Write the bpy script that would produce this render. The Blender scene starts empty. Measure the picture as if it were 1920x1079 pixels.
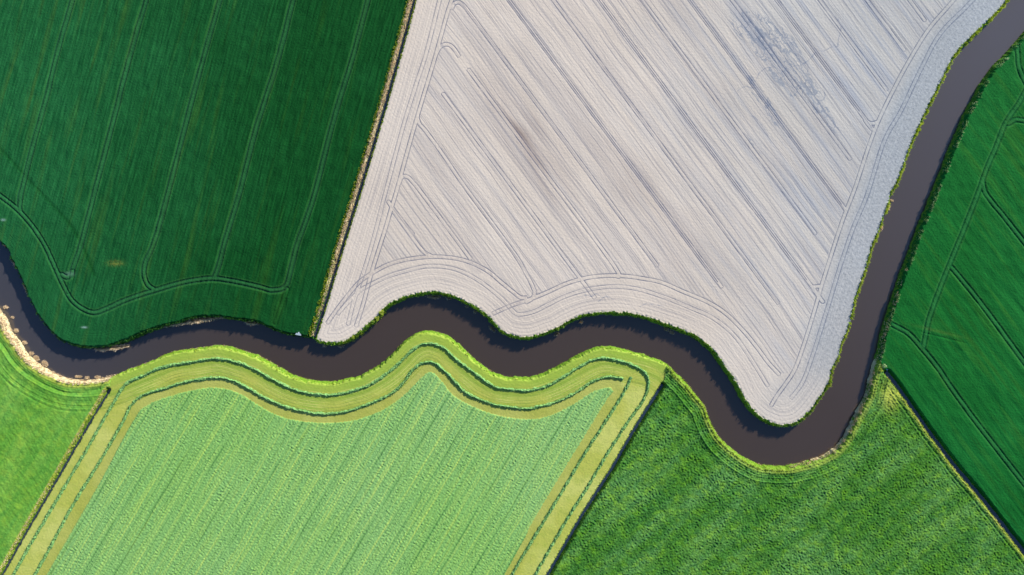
import bpy, math, random
import numpy as np
random.seed(7); rng = np.random.default_rng(7)
R = math.radians
# ------------------------------------------------------------------ camera, sky, sun, exposure
scene = bpy.context.scene
S = 0.2                                     # metres per layout unit (plan drawn on a 1920 x 1079 sheet)
cd = bpy.data.cameras.new('camera'); cam = bpy.data.objects.new('camera', cd)
scene.collection.objects.link(cam); scene.camera = cam
cd.sensor_width = 36; cd.lens = 24; cd.clip_end = 6000
cam.location = (0, 0, 192.0/(18/24.0)); cam.rotation_euler = (0, 0, 0)
SUN_EL, SUN_DIR = R(23), math.atan2(0.65, 0.76)         # sun towards +x +y
w = bpy.data.worlds.new('World'); scene.world = w; w.use_nodes = True
wn = w.node_tree.nodes; bg = wn['Background']
sky = wn.new('ShaderNodeTexSky'); sky.sky_type = 'NISHITA'; sky.sun_disc = False
sky.sun_elevation = SUN_EL; sky.sun_rotation = SUN_DIR; sky.air_density = 1.0; sky.dust_density = 0.6; sky.ozone_density = 5.0
w.node_tree.links.new(sky.outputs[0], bg.inputs[0]); bg.inputs[1].default_value = 0.095
sd = bpy.data.lights.new('sun', 'SUN'); sd.energy = 4.6; sd.angle = R(0.53); sd.color = (1.0, 0.90, 0.76)
sun = bpy.data.objects.new('sun', sd); scene.collection.objects.link(sun)
sun.rotation_euler = (math.pi/2 - SUN_EL, 0, math.pi - SUN_DIR)
scene.view_settings.view_transform = 'Standard'; scene.view_settings.look = 'None'
scene.view_settings.gamma = 1; scene.view_settings.exposure = 1.15

# ------------------------------------------------------------------ helpers
def tag(o, label=None, cat=None, group=None, kind=None):
    if label: o['label'] = label
    if cat: o['category'] = cat
    if group: o['group'] = group
    if kind: o['kind'] = kind
    return o
def mesh_obj(name, V, F, mat, parent=None, attrs=None, smooth=True):
    V = np.asarray(V, np.float32); F = np.asarray(F, np.int32); n = F.shape[1]
    me = bpy.data.meshes.new(name)
    me.vertices.add(len(V)); me.vertices.foreach_set('co', V.ravel())
    me.loops.add(F.size); me.loops.foreach_set('vertex_index', F.ravel())
    me.polygons.add(len(F)); me.polygons.foreach_set('loop_start', np.arange(0, F.size, n, dtype=np.int32))
    me.polygons.foreach_set('use_smooth', np.full(len(F), smooth))
    me.update(calc_edges=True)
    for k, a in (attrs or {}).items():
        at = me.attributes.new(k, 'FLOAT', 'POINT'); at.data.foreach_set('value', np.asarray(a, np.float32).ravel())
    me.materials.append(mat)
    o = bpy.data.objects.new(name, me); scene.collection.objects.link(o)
    if parent: o.parent = parent
    return o
def to_w(px, py): return (np.asarray(px)-960.0)*S, (539.5-np.asarray(py))*S
def smooth_path(pts, step=3.0):                     # Catmull-Rom through the points
    P = np.array(pts, float); P = np.vstack([2*P[0]-P[1], P, 2*P[-1]-P[-2]]); out = []
    for i in range(1, len(P)-2):
        n = max(1, int(np.hypot(*(P[i+1]-P[i]))/step)); t = np.linspace(0, 1, n, endpoint=False)[:, None]
        a, b, c, d = P[i-1], P[i], P[i+1], P[i+2]
        out.append(0.5*(2*b+(c-a)*t+(2*a-5*b+4*c-d)*t*t+(3*b-a-3*c+d)*t**3))
    return np.vstack(out+[P[-2][None]])
def extend(pts, a=0, b=0):
    P = [tuple(p) for p in pts]
    def e(p, q, L):
        dx, dy = p[0]-q[0], p[1]-q[1]; l = math.hypot(dx, dy); return [(p[0]+dx/l*L*k, p[1]+dy/l*L*k) for k in (0.1, 0.3, 0.6, 1.0)]
    A_ = e(P[0], P[1], a)[::-1] if a else []; B_ = e(P[-1], P[-2], b) if b else []
    return A_+P+B_
def densify(pts, step=3.0):
    P = np.array(pts, float); out = []
    for a, b in zip(P[:-1], P[1:]):
        n = max(1, int(np.hypot(*(b-a))/step)); out.append(a+(b-a)*np.linspace(0, 1, n, endpoint=False)[:, None])
    return np.vstack(out+[P[-1:]])
# ------------------------------------------------------------------ plan of the place (layout units)
NB = smooth_path([(-900,250),(-500,330),(-200,300),(-80,380),(-30,430),(0,457),(10,467),(17,483),(28,505),(40,530),(53,560),(63,583),(80,607),(97,627),(117,642),(140,651),(167,654),(193,654),(213,650),(233,642),(267,628),(293,618),(313,613),(333,608),(360,600),(387,597),(413,597),(437,601),(480,606),(500,615),(530,627),(557,632),(577,635),(593,642),(613,648),(640,647),(660,638),(677,627),(693,613),(710,598),(723,582),(740,571),(760,562),(780,557),(807,553),(833,556),(853,562),(873,572),(893,583),(913,598),(927,615),(943,628),(960,635),(993,638),(1027,628),(1047,620),(1067,608),(1093,597),(1127,592),(1167,592),(1200,597),(1227,605),(1253,615),(1280,625),(1307,638),(1330,657),(1343,673),(1357,693),(1373,715),(1390,747),(1407,771),(1423,786),(1440,796),(1457,802),(1477,802),(1497,796),(1513,784),(1528,767),(1540,749),(1552,731),(1560,717),(1566,693),(1577,670),(1584,643),(1593,623),(1603,587),(1610,557),(1620,530),(1630,497),(1640,463),(1653,433),(1660,412),(1669,387),(1677,360),(1684,350),(1697,317),(1707,287),(1723,250),(1740,213),(1753,187),(1767,160),(1780,133),(1790,113),(1803,95),(1820,78),(1840,58),(1867,33),(1887,10),(1900,-5),(1960,-70),(2100,-230),(2400,-500),(2700,-900)])
SB = smooth_path([(-900,400),(-500,470),(-220,430),(-110,480),(-45,540),(0,592),(13,620),(30,643),(43,663),(60,680),(83,695),(107,707),(133,714),(173,714),(200,708),(227,698),(253,688),(280,677),(307,665),(333,658),(367,654),(400,649),(420,650),(447,657),(480,668),(500,678),(523,692),(553,707),(587,715),(623,717),(647,712),(673,705),(697,693),(720,677),(740,658),(757,640),(777,627),(797,621),(820,624),(843,633),(860,647),(877,663),(897,680),(920,697),(940,705),(960,708),(993,708),(1027,697),(1060,680),(1093,662),(1117,653),(1140,651),(1167,655),(1193,662),(1223,670),(1250,682),(1270,700),(1290,720),(1307,742),(1323,762),(1333,789),(1347,816),(1367,837),(1393,857),(1420,871),(1440,875),(1473,876),(1500,872),(1530,863),(1557,851),(1577,834),(1590,814),(1603,789),(1617,762),(1627,742),(1633,717),(1640,690),(1650,657),(1657,623),(1667,590),(1677,560),(1687,530),(1697,503),(1710,470),(1723,433),(1737,400),(1751,365),(1770,317),(1783,283),(1797,250),(1810,220),(1827,187),(1847,150),(1867,123),(1887,103),(1907,80),(1920,65),(1990,-15),(2150,-180),(2460,-450),(2800,-870)])
D1 = densify([(1011,-800),(870,-322),(775,0),(762,50),(731,160),(703,257),(672,360),(647,440),(623,520),(603,587),(588,632)])
D2 = densify([(203,731),(160,802),(100,906),(40,1009),(5,1072),(-473,1900)])
D3 = densify([(1243,722),(1193,802),(1147,882),(1093,966),(1032,1072),(548,1900)])
D4 = densify([(1664,699),(1680,719),(1743,809),(1793,876),(1844,936),(1924,1039),(2578,1900)])
D1x = lambda y: np.interp(y, [-800,0,50,160,257,360,440,520,587,645], [1011,775,762,731,703,672,647,623,603,584])
D2x = lambda y: np.interp(y, [500,729,1072,1900], [250,204,5,-473])
D3x = lambda y: np.interp(y, [500,690,722,1072,1900], [1250,1250,1243,1032,548])
D4x = lambda y: np.interp(y, [668,690,699,1039,1900], [1644,1656,1664,1924,2578])
# wheel tracks
TR_A = [extend([(137,0),(110,93),(87,187),(63,273),(43,353),(38,380),(38,397)], 500),
 extend([(275,0),(243,110),(213,227),(180,353),(155,450),(137,505)], 500), [(137,505),(134,516),(126,521),(117,516)],
 extend([(413,0),(377,127),(347,240),(317,357),(290,453),(273,493),(271,517),(278,535),(292,545)], 500),
 extend([(550,0),(520,117),(480,243),(450,360),(423,450),(410,500),(402,521)], 500),
 extend([(690,0),(660,113),(627,220),(593,353),(575,410),(557,460),(542,520),(537,535),(527,543),(508,545)], 500),
 extend([(0,367),(33,393),(60,423),(83,457),(100,493),(117,530),(133,560),(153,578),(177,587),(200,580),(233,565),(267,553),(293,545),(333,533),(367,526),(400,523),(433,527),(480,537),(508,545)], 500)]
TR_A2 = [[(538,543),(527,575),(516,605)], [(137,510),(129,548)]]
TR_C = [extend([(1920,173),(1907,197),(1883,233),(1863,283),(1847,320),(1833,360),(1807,427),(1780,493),(1760,543),(1740,600),(1730,650)], 500),
 extend([(1783,503),(1800,523),(1840,573),(1913,672)], 0, 500), extend([(1840,340),(1848,366),(1883,410),(1920,457)], 0, 500),
 extend([(1673,610),(1703,627),(1730,657),(1757,690),(1777,720),(1817,776),(1873,849),(1920,909)], 0, 500),
 extend([(1890,233),(1903,226),(1925,229)], 0, 300), extend([(1906,100),(1909,128),(1922,158)], 200, 0)]
dirB = (0.596, 0.803)
def bline(x0, y0, y1, tail=()): return [(x0+0.742*y0, y0), (x0+0.742*(y0+y1)/2, (y0+y1)/2), (x0+0.742*y1, y1)]+list(tail)
HEADS = [extend([(847,0),(838,27),(817,103),(800,160),(782,220),(763,287),(743,360),(733,393),(720,437),(697,510),(680,573),(667,613)], 500),
 [(613,607),(630,583),(653,553),(673,530),(697,513),(727,497),(763,487),(807,482),(847,484),(880,492),(913,508),(940,530),(962,548),(975,558),(988,559)],
 [(923,589),(960,573),(993,562),(1027,548),(1060,533),(1093,523),(1127,518),(1167,518),(1200,522),(1240,530),(1280,547),(1327,567),(1360,588),(1393,620),(1420,653),(1440,680),(1462,704)],
 extend([(1445,762),(1457,742),(1473,720),(1490,693),(1507,647),(1527,583),(1540,537),(1557,483),(1580,413),(1603,353),(1627,280),(1647,227),(1673,173),(1703,117),(1740,57),(1780,10)], 0, 500)]
TR_B2 = [extend([(824,0),(799,100),(778,165),(755,240),(723,360),(705,430),(687,493),(665,560),(652,610)], 500),
 [(632,590),(650,570),(670,550),(687,538),(727,519),(763,508),(800,500),(840,502),(873,513),(907,533),(940,560),(958,580),(972,590),(1000,585),(1027,572),(1060,556),(1100,544),(1147,538),(1193,542),(1243,557),(1293,577),(1337,597),(1377,630),(1410,677),(1440,725)],
 extend([(1482,748),(1500,725),(1512,700),(1529,650),(1553,573),(1575,500),(1600,427),(1626,365),(1657,267),(1690,207),(1728,127),(1762,65),(1810,15)], 0, 500)]
TR_B = HEADS+[
 bline(443,397,470,[(813,483)]), bline(700,175,560,[]) , bline(781,130,500,[(1150,518)]), bline(862,25,500), bline(953,-500,540), bline(1037,-500,570),
 bline(1123,-500,528,[(1522,538),(1537,537)]), bline(1203,-500,440), bline(1293,-500,395), bline(1372,-500,300), bline(1456,-500,212,[(1622,226),(1634,232),(1647,229)]), bline(1537,-500,170), bline(1625,-500,96), bline(1705,-500,40),
 [(817,103),(824,90),(833,84),(843,85),(852,93),(861,107)], [(846,18),(852,7),(861,5),(871,13),(881,26)],
 [(782,220),(787,234),(797,245),(830,290),(873,353),(960,470),(990,520),(1003,548)], [(748,345),(753,333),(763,332),(773,341),(800,375),(883,487)],
 [(727,377),(740,397),(775,441)], [(1003,548),(998,560),(985,568)]]
TR_B = [smooth_path(p, 3) for p in TR_B]
thick = [smooth_path(bline(x, -500, y1), 6) for x, y1 in ((953,530),(1123,526),(1293,385),(1456,210))]
# mown field
WR_OUT = extend([(25,1079),(53,1029),(110,932),(167,836),(207,766),(235,722),(267,705),(300,690),(333,683),(367,678),(400,673),(427,675),(453,682),(480,694),(500,705),(527,719),(547,729),(577,737),(613,741),(647,737),(680,727),(700,718),(730,697),(753,677),(773,657),(793,646),(813,645),(833,653),(853,672),(880,693),(912,716),(933,727),(960,731),(993,732),(1027,723),(1060,705),(1087,688),(1113,675),(1137,672),(1167,678),(1193,688),(1210,700),(1216,718),(1208,747),(1177,792),(1140,849),(1100,916),(1060,979),(1007,1072)], 500, 500)
WR_IN = extend([(65,1079),(100,1016),(140,942),(187,866),(230,792),(247,759),(273,739),(317,726),(345,717),(373,712),(403,708),(430,712),(455,722),(480,736),(507,751),(540,764),(573,772),(607,776),(647,772),(680,762),(713,749),(740,734),(758,716),(773,695),(790,682),(810,680),(830,693),(854,717),(873,736),(900,749),(930,759),(960,764),(993,766),(1027,759),(1060,747),(1087,732),(1110,716),(1133,708),(1152,707),(1168,712)], 500)
WR_R = extend([(1184,707),(1177,722),(1160,752),(1130,799),(1093,856),(1060,912),(1027,966),(993,1022),(963,1072)], 0, 500)
E_IN = smooth_path([(-390,1900),(87,1079),(133,999),(187,906),(233,819),(257,779),(267,766),(293,752),(333,739),(367,731),(400,727),(433,732),(460,744),(480,757),(513,776),(547,787),(597,793),(640,792),(673,786),(707,774),(737,757),(760,739),(780,719),(796,703),(806,698),(816,702),(830,717),(847,739),(873,756),(907,771),(933,779),(960,784),(1003,786),(1040,776),(1077,757),(1110,736),(1128,729),(1145,727),(1150,735),(1140,746),(1103,806),(1060,876),(1020,942),(987,999),(945,1079),(480,1900)], 5)
B_IN = smooth_path(extend([(853,0),(842,27),(822,103),(805,160),(787,220),(768,287),(748,360),(737,393),(724,437),(710,500),(727,492),(763,482),(807,477),(847,479),(880,487),(913,503),(945,527),(975,550),(993,556),(1027,543),(1060,528),(1093,518),(1127,513),(1167,513),(1200,517),(1240,525),(1280,542),(1327,562),(1362,583),(1395,615),(1422,648),(1445,677),(1466,700),(1486,690),(1502,645),(1522,581),(1535,535),(1552,481),(1575,411),(1598,351),(1622,278),(1642,225),(1668,171),(1698,115),(1736,55),(1775,8)], 600, 600), 5)
# ------------------------------------------------------------------ survey grid
STEP = 1.25
def axis(lo, hi, out):
    c = np.arange(lo, hi+STEP, STEP); g = []; s, x = STEP, 0
    while x < out: s *= 1.045; x += s; g.append(x)
    g = np.array(g); return np.concatenate([lo-g[::-1], c, c[-1]+g])
gx = axis(-40, 1960, 780); gy = axis(-30, 1109, 420)
NX, NY = len(gx), len(gy); X, Y = np.meshgrid(gx, gy); X = X.astype(np.float32); Y = Y.astype(np.float32)
RMAX = 95.0
def dist_to(paths, rmax=RMAX, open_ends=False):
    D = np.full((NY, NX), rmax, np.float32)
    for P in paths:
        P = np.asarray(P, float)
        for q_, (a, b) in enumerate(zip(P[:-1], P[1:])):
            x0, x1 = np.searchsorted(gx, [min(a[0], b[0])-rmax, max(a[0], b[0])+rmax]); y0, y1 = np.searchsorted(gy, [min(a[1], b[1])-rmax, max(a[1], b[1])+rmax])
            if x0 >= x1 or y0 >= y1: continue
            xs, ys = X[y0:y1, x0:x1]-a[0], Y[y0:y1, x0:x1]-a[1]; d = b-a; l2 = d@d+1e-9
            t0 = (xs*d[0]+ys*d[1])/l2; t = np.clip(t0, 0, 1); q = np.hypot(xs-t*d[0], ys-t*d[1])
            if open_ends and q_ == 0: q = np.where(t0 < 0, rmax, q)
            if open_ends and q_ == len(P)-2: q = np.where(t0 > 1, rmax, q)
            D[y0:y1, x0:x1] = np.minimum(D[y0:y1, x0:x1], q)
    return D
def fill(P):
    P = np.vstack([P, P[:1]]); M = np.zeros((NY, NX), bool); ya, yb = P[:-1, 1], P[1:, 1]
    for j, y in enumerate(gy):
        m = (ya <= y) != (yb <= y)
        if not m.any(): continue
        xs = np.sort(P[:-1][m, 0]+(y-ya[m])/(yb[m]-ya[m])*(P[1:][m, 0]-P[:-1][m, 0]))
        M[j] = np.searchsorted(xs, gx) % 2 == 1
    return M
fy = np.fft.fftfreq(NY)[:, None]; fx = np.fft.rfftfreq(NX)[None, :]
def noise(seed, la, lb=None, ang=0.0, lo=0.0):
    """filtered white noise; la/lb = feature size (layout units) along/across direction ang (deg from +x, y down)"""
    lb = lb or la; r = np.random.default_rng(seed); c, s = math.cos(R(ang)), math.sin(R(ang))
    f1 = (fx*c+fy*s)*la/STEP; f2 = (-fx*s+fy*c)*lb/STEP; q = f1*f1+f2*f2
    H = np.exp(-q*3.0)
    if lo: H = H-np.exp(-q*3.0*lo)
    n = np.fft.irfft2(np.fft.rfft2(r.standard_normal((NY, NX)).astype(np.float32))*H, s=(NY, NX)); n -= n.mean()
    return (n/n.std()).astype(np.float32)
ss = lambda x, a, b: (lambda t: t*t*(3-2*t))(np.clip((x-a)/(b-a), 0, 1))
gauss = lambda x, y, rx, ry=None, a=0: np.exp(-((((X-x)*math.cos(R(a))+(Y-y)*math.sin(R(a)))/rx)**2+((-(X-x)*math.sin(R(a))+(Y-y)*math.cos(R(a)))/(ry or rx))**2))
river = fill(np.vstack([NB, SB[::-1]]))
north = fill(np.vstack([NB, [(2700, -3000), (-900, -3000)]])) & ~river
dN, dS = dist_to([NB]), dist_to([SB]); dr = np.minimum(dN, dS)
wob = noise(1, 7)*0.55+noise(2, 3)*0.35
eR = np.where(river, -dr, dr)+wob
HW = {1: 2.8, 2: 2.3, 3: 3.2, 4: 4.4}
dd = {1: dist_to([D1], 60), 2: dist_to([D2], 60), 3: dist_to([D3], 60), 4: dist_to([D4], 60)}
eD = np.minimum.reduce([dd[k]-HW[k] for k in dd])+wob*0.4
Z = np.full((NY, NX), 3, np.int8)                       # 0 NW field, 1 soil, 2 SW meadow, 3 mown, 4 SE meadow, 5 E field
Z[north & (X < D1x(Y))] = 0; Z[north & (X >= D1x(Y))] = 1
so = ~north
Z[so & (X < D2x(Y))] = 2; Z[so & (X >= D3x(Y))] = 4; Z[so & (X >= D4x(Y)) & (X > 1500)] = 5
Z[so & (Y < 668) & (X > 1560)] = 5
Z[river & (dN < dS) & (X < 588)] = 0; Z[river & (dN < dS) & (X >= 588)] = 1
# ------------------------------------------------------------------ relief
base = np.minimum(np.interp(eR, [-30,-12,-3,0,1.5,3.5,6.5], [-4.4,-4.0,-3.3,-2.5,-1.2,-0.25,0]), np.interp(eD, [-3,0,2,3.2], [-1.9,-1.3,-0.25,0])).astype(np.float32)
e = np.minimum(eR, eD+2.5)
edge = np.minimum(ss(eR, np.where(Z == 1, 6, 3), np.where(Z == 1, 9, 6)), ss(eD, 1.5, 3.5))
tA, tC, tA2 = (dist_to([smooth_path(p) for p in T_], 14) for T_ in (TR_A, TR_C, TR_A2))
tB = dist_to(TR_B, 14, True); tB2 = dist_to([smooth_path(p) for p in TR_B2], 14, True); tTh = dist_to(thick, 14, True)
td = np.where(Z == 1, tB, np.where(Z == 0, tA, np.where(Z == 5, tC, 14))).astype(np.float32)
td2 = np.where(Z == 1, tB2, np.where(Z == 0, tA2, 14)).astype(np.float32)
g = lambda d, c, wd: np.exp(-((d-c)/wd)**2)
dB1 = dist_to([NB, D1]); bd = np.minimum(dr, dd[1]*1.0)
inB = fill(B_IN); inE = fill(E_IN); dEi = dist_to([E_IN], 40); sE = np.where(inE, dEi, -dEi)
dBi = dist_to([B_IN], 30); sB = np.where(inB, dBi, -dBi)
fine = noise(3, 2.6, lo=3); tuft = noise(4, 3.0, lo=2.5); lump = noise(5, 16, lo=3); broad = noise(6, 120); mid = noise(7, 45)
oldline = dist_to([smooth_path([(-20,255),(30,310),(62,345),(95,380),(135,425),(160,470),(178,515)])], 8)
hA = 0.55-0.07*g(oldline, 0, 3.5)+0.035*noise(8, 18, 2.6, 105.3)+0.02*fine+0.03*lump-0.30*g(tA, 4, 1.3)-0.2*g(tA2, 4, 1.4)
hC = 0.5+0.012*noise(9, 30, 3, 54)+0.02*fine+0.04*lump-0.24*g(tC, 4.3, 1.3)-0.18*gauss(1770, 634, 40, 1.6, 14)
contour = np.interp(bd, np.arange(0, 96, 0.5), np.convolve(np.random.default_rng(5).standard_normal(198), [1, 2, 3, 2, 1], 'same')[:192]/4).astype(np.float32)
d4line = np.interp(dd[4], np.arange(0, 60, 0.5), np.convolve(np.random.default_rng(9).standard_normal(126), [1, 2, 3, 3, 2, 1], 'same')[:120]/5).astype(np.float32)
nearR = 1-ss(dr, 26, 48); near4 = 1-ss(dd[4], 22, 36)
hD = 0.4+0.045*tuft*(0.85+0.3*noise(41, 30)*1)*(1-0.55*np.maximum(nearR, near4))+0.06*fine+0.05*lump+0.03*noise(42, 60, 6, -35)+0.11*contour*nearR+0.10*d4line*near4*ss(Y, 700, 760)
hF = 0.3+0.02*noise(10, 14, 3.5, 55)+0.02*fine+0.03*lump+0.06*contour*(1-ss(dr, 55, 85))-0.22*g(dr, 20+2*mid, 3)*(X < 190)
hB = 0.010*fine+0.006*noise(12, 14, 2.4, 53.4)-0.03*g(tB, 3.6, 1.0)-0.03*g(tB2, 3.6, 1.0)
uE = 0.857*X+0.515*Y+0.5*mid
ph = (uE-765.0)/52.0; ph = ph-np.floor(ph)             # 0 pale wheel line, .5 seam
ribs = noise(13, 2.0, 7, 121, lo=3)*0.7+noise(14, 2.2, 4, 108, lo=3)*0.6
band = ss(np.abs(((ph*2) % 1)-0.5), 0.0, 0.5); band = 1-band
hEi = 0.14+0.028*ribs*(0.35+0.9*band)*(0.75+0.3*np.clip(noise(15, 40, 10, 121), -1.5, 1.5))+0.03*fine-0.09*g(np.minimum(ph, 1-ph)*52, 0, 2.0)-0.12*g(np.abs(ph-0.5)*52, 0, 1.2)
hE = 0.012*fine+0.01*noise(16, 10)+0.01*contour+(hEi)*ss(sE, -0.5, 1.5)
H = np.select([Z == 0, Z == 1, Z == 2, Z == 3, Z == 4], [hA, hB, hF, hE, hD], hC).astype(np.float32)
Zh = base+H*edge+(1-edge)*ss(e, -1, 2)*(0.10*tuft+0.08*fine)
# ------------------------------------------------------------------ materials
class NT:
    def __init__(s, name):
        s.m = bpy.data.materials.new(name); s.m.use_nodes = True; s.t = s.m.node_tree; s.b = s.t.nodes['Principled BSDF']
        s.co = s.t.nodes.new('ShaderNodeTexCoord').outputs['Object']
    def lk(s, v, inp):
        if isinstance(v, bpy.types.NodeSocket): s.t.links.new(v, inp)
        elif v is not None: inp.default_value = v if not (isinstance(v, tuple) and len(v) == 3 and inp.type == 'RGBA') else (*v, 1)
    def m_(s, op, a, b=None, c=None, clamp=False):
        n = s.t.nodes.new('ShaderNodeMath'); n.operation = op; n.use_clamp = clamp
        for i, v in enumerate((a, b, c)): s.lk(v, n.inputs[i])
        return n.outputs[0]
    def attr(s, name):
        n = s.t.nodes.new('ShaderNodeAttribute'); n.attribute_name = name; return n.outputs['Fac']
    def mapv(s, ang=0, sc=(1, 1, 1)):        # rotate so that x runs along direction ang (deg, y up), then scale
        a = s.t.nodes.new('ShaderNodeMapping'); a.inputs['Rotation'].default_value = (0, 0, -R(ang)); s.lk(s.co, a.inputs[0])
        b = s.t.nodes.new('ShaderNodeMapping'); b.inputs['Scale'].default_value = sc; s.lk(a.outputs[0], b.inputs[0]); return b.outputs[0]
    def sep(s, v):
        n = s.t.nodes.new('ShaderNodeSeparateXYZ'); s.lk(v, n.inputs[0]); return n.outputs
    def noise(s, scale, vec=None, w=None, detail=2, rough=0.5, dim='3D', dist=0.0):
        n = s.t.nodes.new('ShaderNodeTexNoise'); n.noise_dimensions = dim
        if dim == '1D': s.lk(w, n.inputs['W'])
        else: s.lk(vec if vec is not None else s.co, n.inputs['Vector'])
        n.inputs['Scale'].default_value = scale; n.inputs['Detail'].default_value = detail; n.inputs['Roughness'].default_value = rough; n.inputs['Distortion'].default_value = dist
        return n.outputs['Fac']
    def vor(s, scale, vec=None, feature='DISTANCE_TO_EDGE'):
        n = s.t.nodes.new('ShaderNodeTexVoronoi'); n.feature = feature; s.lk(vec if vec is not None else s.co, n.inputs['Vector']); n.inputs['Scale'].default_value = scale
        return n.outputs['Distance']
    def rng(s, v, a, b, c=0.0, d=1.0, smooth=False):
        n = s.t.nodes.new('ShaderNodeMapRange'); n.interpolation_type = 'SMOOTHSTEP' if smooth else 'LINEAR'
        for i, q in enumerate((v, a, b, c, d)): s.lk(q, n.inputs[i])
        return n.outputs[0]
    def mix(s, f, a, b, mode='MIX'):
        n = s.t.nodes.new('ShaderNodeMix'); n.data_type = 'RGBA'; n.blend_type = mode
        s.lk(f, n.inputs[0]); s.lk(a, n.inputs[6]); s.lk(b, n.inputs[7]); return n.outputs[2]
    def line(s, d, c, w):                     # 1 at d = c, falls to 0 at +-w
        return s.rng(s.m_('ABSOLUTE', s.m_('SUBTRACT', d, c)), w*0.35, w, 1.0, 0.0, True)
    def crease(s, n, w):                      # thin lines where a noise crosses its mean
        return s.rng(s.m_('ABSOLUTE', s.m_('SUBTRACT', n, 0.5)), w*0.3, w, 1.0, 0.0, True)
    def vline(s, w_, per, wid, seed=0.0, rand=1.0):   # thin lines of constant width at irregular spacing along coordinate w_ (metres)
        n = s.t.nodes.new('ShaderNodeTexVoronoi'); n.voronoi_dimensions = '1D'; n.feature = 'F1'; n.inputs['Scale'].default_value = 1.0; n.inputs['Randomness'].default_value = rand
        s.lk(s.m_('ADD', s.m_('DIVIDE', w_, per), seed), n.inputs['W'])
        return s.rng(s.m_('MULTIPLY', n.outputs['Distance'], per), wid*0.4, wid, 1.0, 0.0, True)
    def done(s, col, rough=0.95, h=None, dist=0.1, strength=1.0, spec=0.06):
        s.lk(col, s.b.inputs['Base Color']); s.lk(rough, s.b.inputs['Roughness']); s.b.inputs['Specular IOR Level'].default_value = spec
        if h is not None:
            b = s.t.nodes.new('ShaderNodeBump'); b.inputs['Distance'].default_value = dist; b.inputs['Strength'].default_value = strength
            s.lk(h, b.inputs['Height']); s.lk(b.outputs[0], s.b.inputs['Normal'])
        return s.m
BANK_G1, BANK_G2 = (0.04, 0.13, 0.012), (0.15, 0.26, 0.02)
def bank(n, col, lo=7.0, hi=9.5):
    tan = n.mix(n.noise(1.4, detail=4), (0.26, 0.24, 0.12), (0.56, 0.50, 0.33))
    k = n.m_('ADD', n.attr('e'), n.rng(n.noise(1.1), 0.3, 0.7, -2.0, 2.0))
    g_ = n.mix(n.noise(0.9, detail=4), BANK_G1, BANK_G2)
    g_ = n.mix(n.rng(n.attr('e'), -1.0, 0.5, 1.0, 0.0), g_, (0.05, 0.04, 0.03))
    return n.mix(n.rng(n.m_('ADD', n.attr('tan'), n.rng(n.noise(1.2), 0.3, 0.7, -0.3, 0.3)), 0.3, 0.7), n.mix(n.rng(k, lo, hi, 0.0, 1.0), g_, col), tan)
def mat_cereal(name, dark, light, yel, ang, rowscale, tcol):
    n = NT(name)
    v = n.mapv(ang, (0.06, 1, 1)); x, y, z = n.sep(v)
    rows = n.noise(rowscale, vec=v, detail=3)
    rows2 = n.noise(0.35, vec=v, detail=2)
    gr = n.noise(1.6, detail=4, rough=0.7)
    cr = n.noise(0.9, w=n.m_('ADD', n.attr('bd'), n.noise(0.1)), dim='1D', detail=2)
    rr = n.mix(n.attr('hd'), rows, cr)
    col = n.mix(n.rng(rr, 0.3, 0.7), dark, light)
    col = n.mix(n.rng(gr, 0.62, 0.8, 0, 0.55), col, yel)
    col = n.mix(n.rng(rows2, 0.55, 0.75, 0, 0.3), col, yel)
    col = n.mix(n.m_('MULTIPLY', n.rng(gr, 0.42, 0.2, 0, 0.6), 1.0), col, (dark[0]*.6, dark[1]*.6, dark[2]*.8))
    col = n.mix(n.attr('k'), col, n.mix(1.0, col, (3.2, 1.75, 2.6), 'MULTIPLY'))
    col = n.mix(n.m_('MULTIPLY', n.rng(n.noise(2.4, detail=3, rough=0.8), 0.58, 0.72), 0.6), col, (light[0]*3, light[1]*1.6, light[2]*1.7))
    col = n.mix(n.m_('MULTIPLY', n.line(n.attr('td'), 0.0, 3.2), 0.35), col, (0.03, 0.13, 0.045))  # lit strip between the wheel lines put into the crop colour
    col = n.mix(n.m_('MULTIPLY', n.line(n.attr('td'), 7.0, 2.2), 0.3), col, (0.03, 0.13, 0.03))  # lit outer track walls painted lighter too
    tr = n.line(n.attr('td'), 4.0, 1.3)
    col = n.mix(n.m_('MULTIPLY', tr, 0.6), col, tcol)
    col = n.mix(n.attr('dry'), col, (0.16, 0.17, 0.03)); col = n.mix(n.attr('pale'), col, (0.35, 0.5, 0.5))
    h = n.m_('ADD', n.m_('MULTIPLY', rr, 0.8), n.noise(3.5, detail=3))
    return n.done(bank(n, col, 0.0, 3), 0.95, h, 0.09, 1.0)
M_A = mat_cereal('cereal_crop', (0.001, 0.032, 0.006), (0.004, 0.060, 0.012), (0.022, 0.074, 0.006), 74.7, 1.5, (0.012, 0.045, 0.028))
M_C = mat_cereal('young_crop', (0.001, 0.055, 0.008), (0.004, 0.088, 0.012), (0.024, 0.105, 0.007), -53.5, 0.9, (0.003, 0.035, 0.02))
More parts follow.
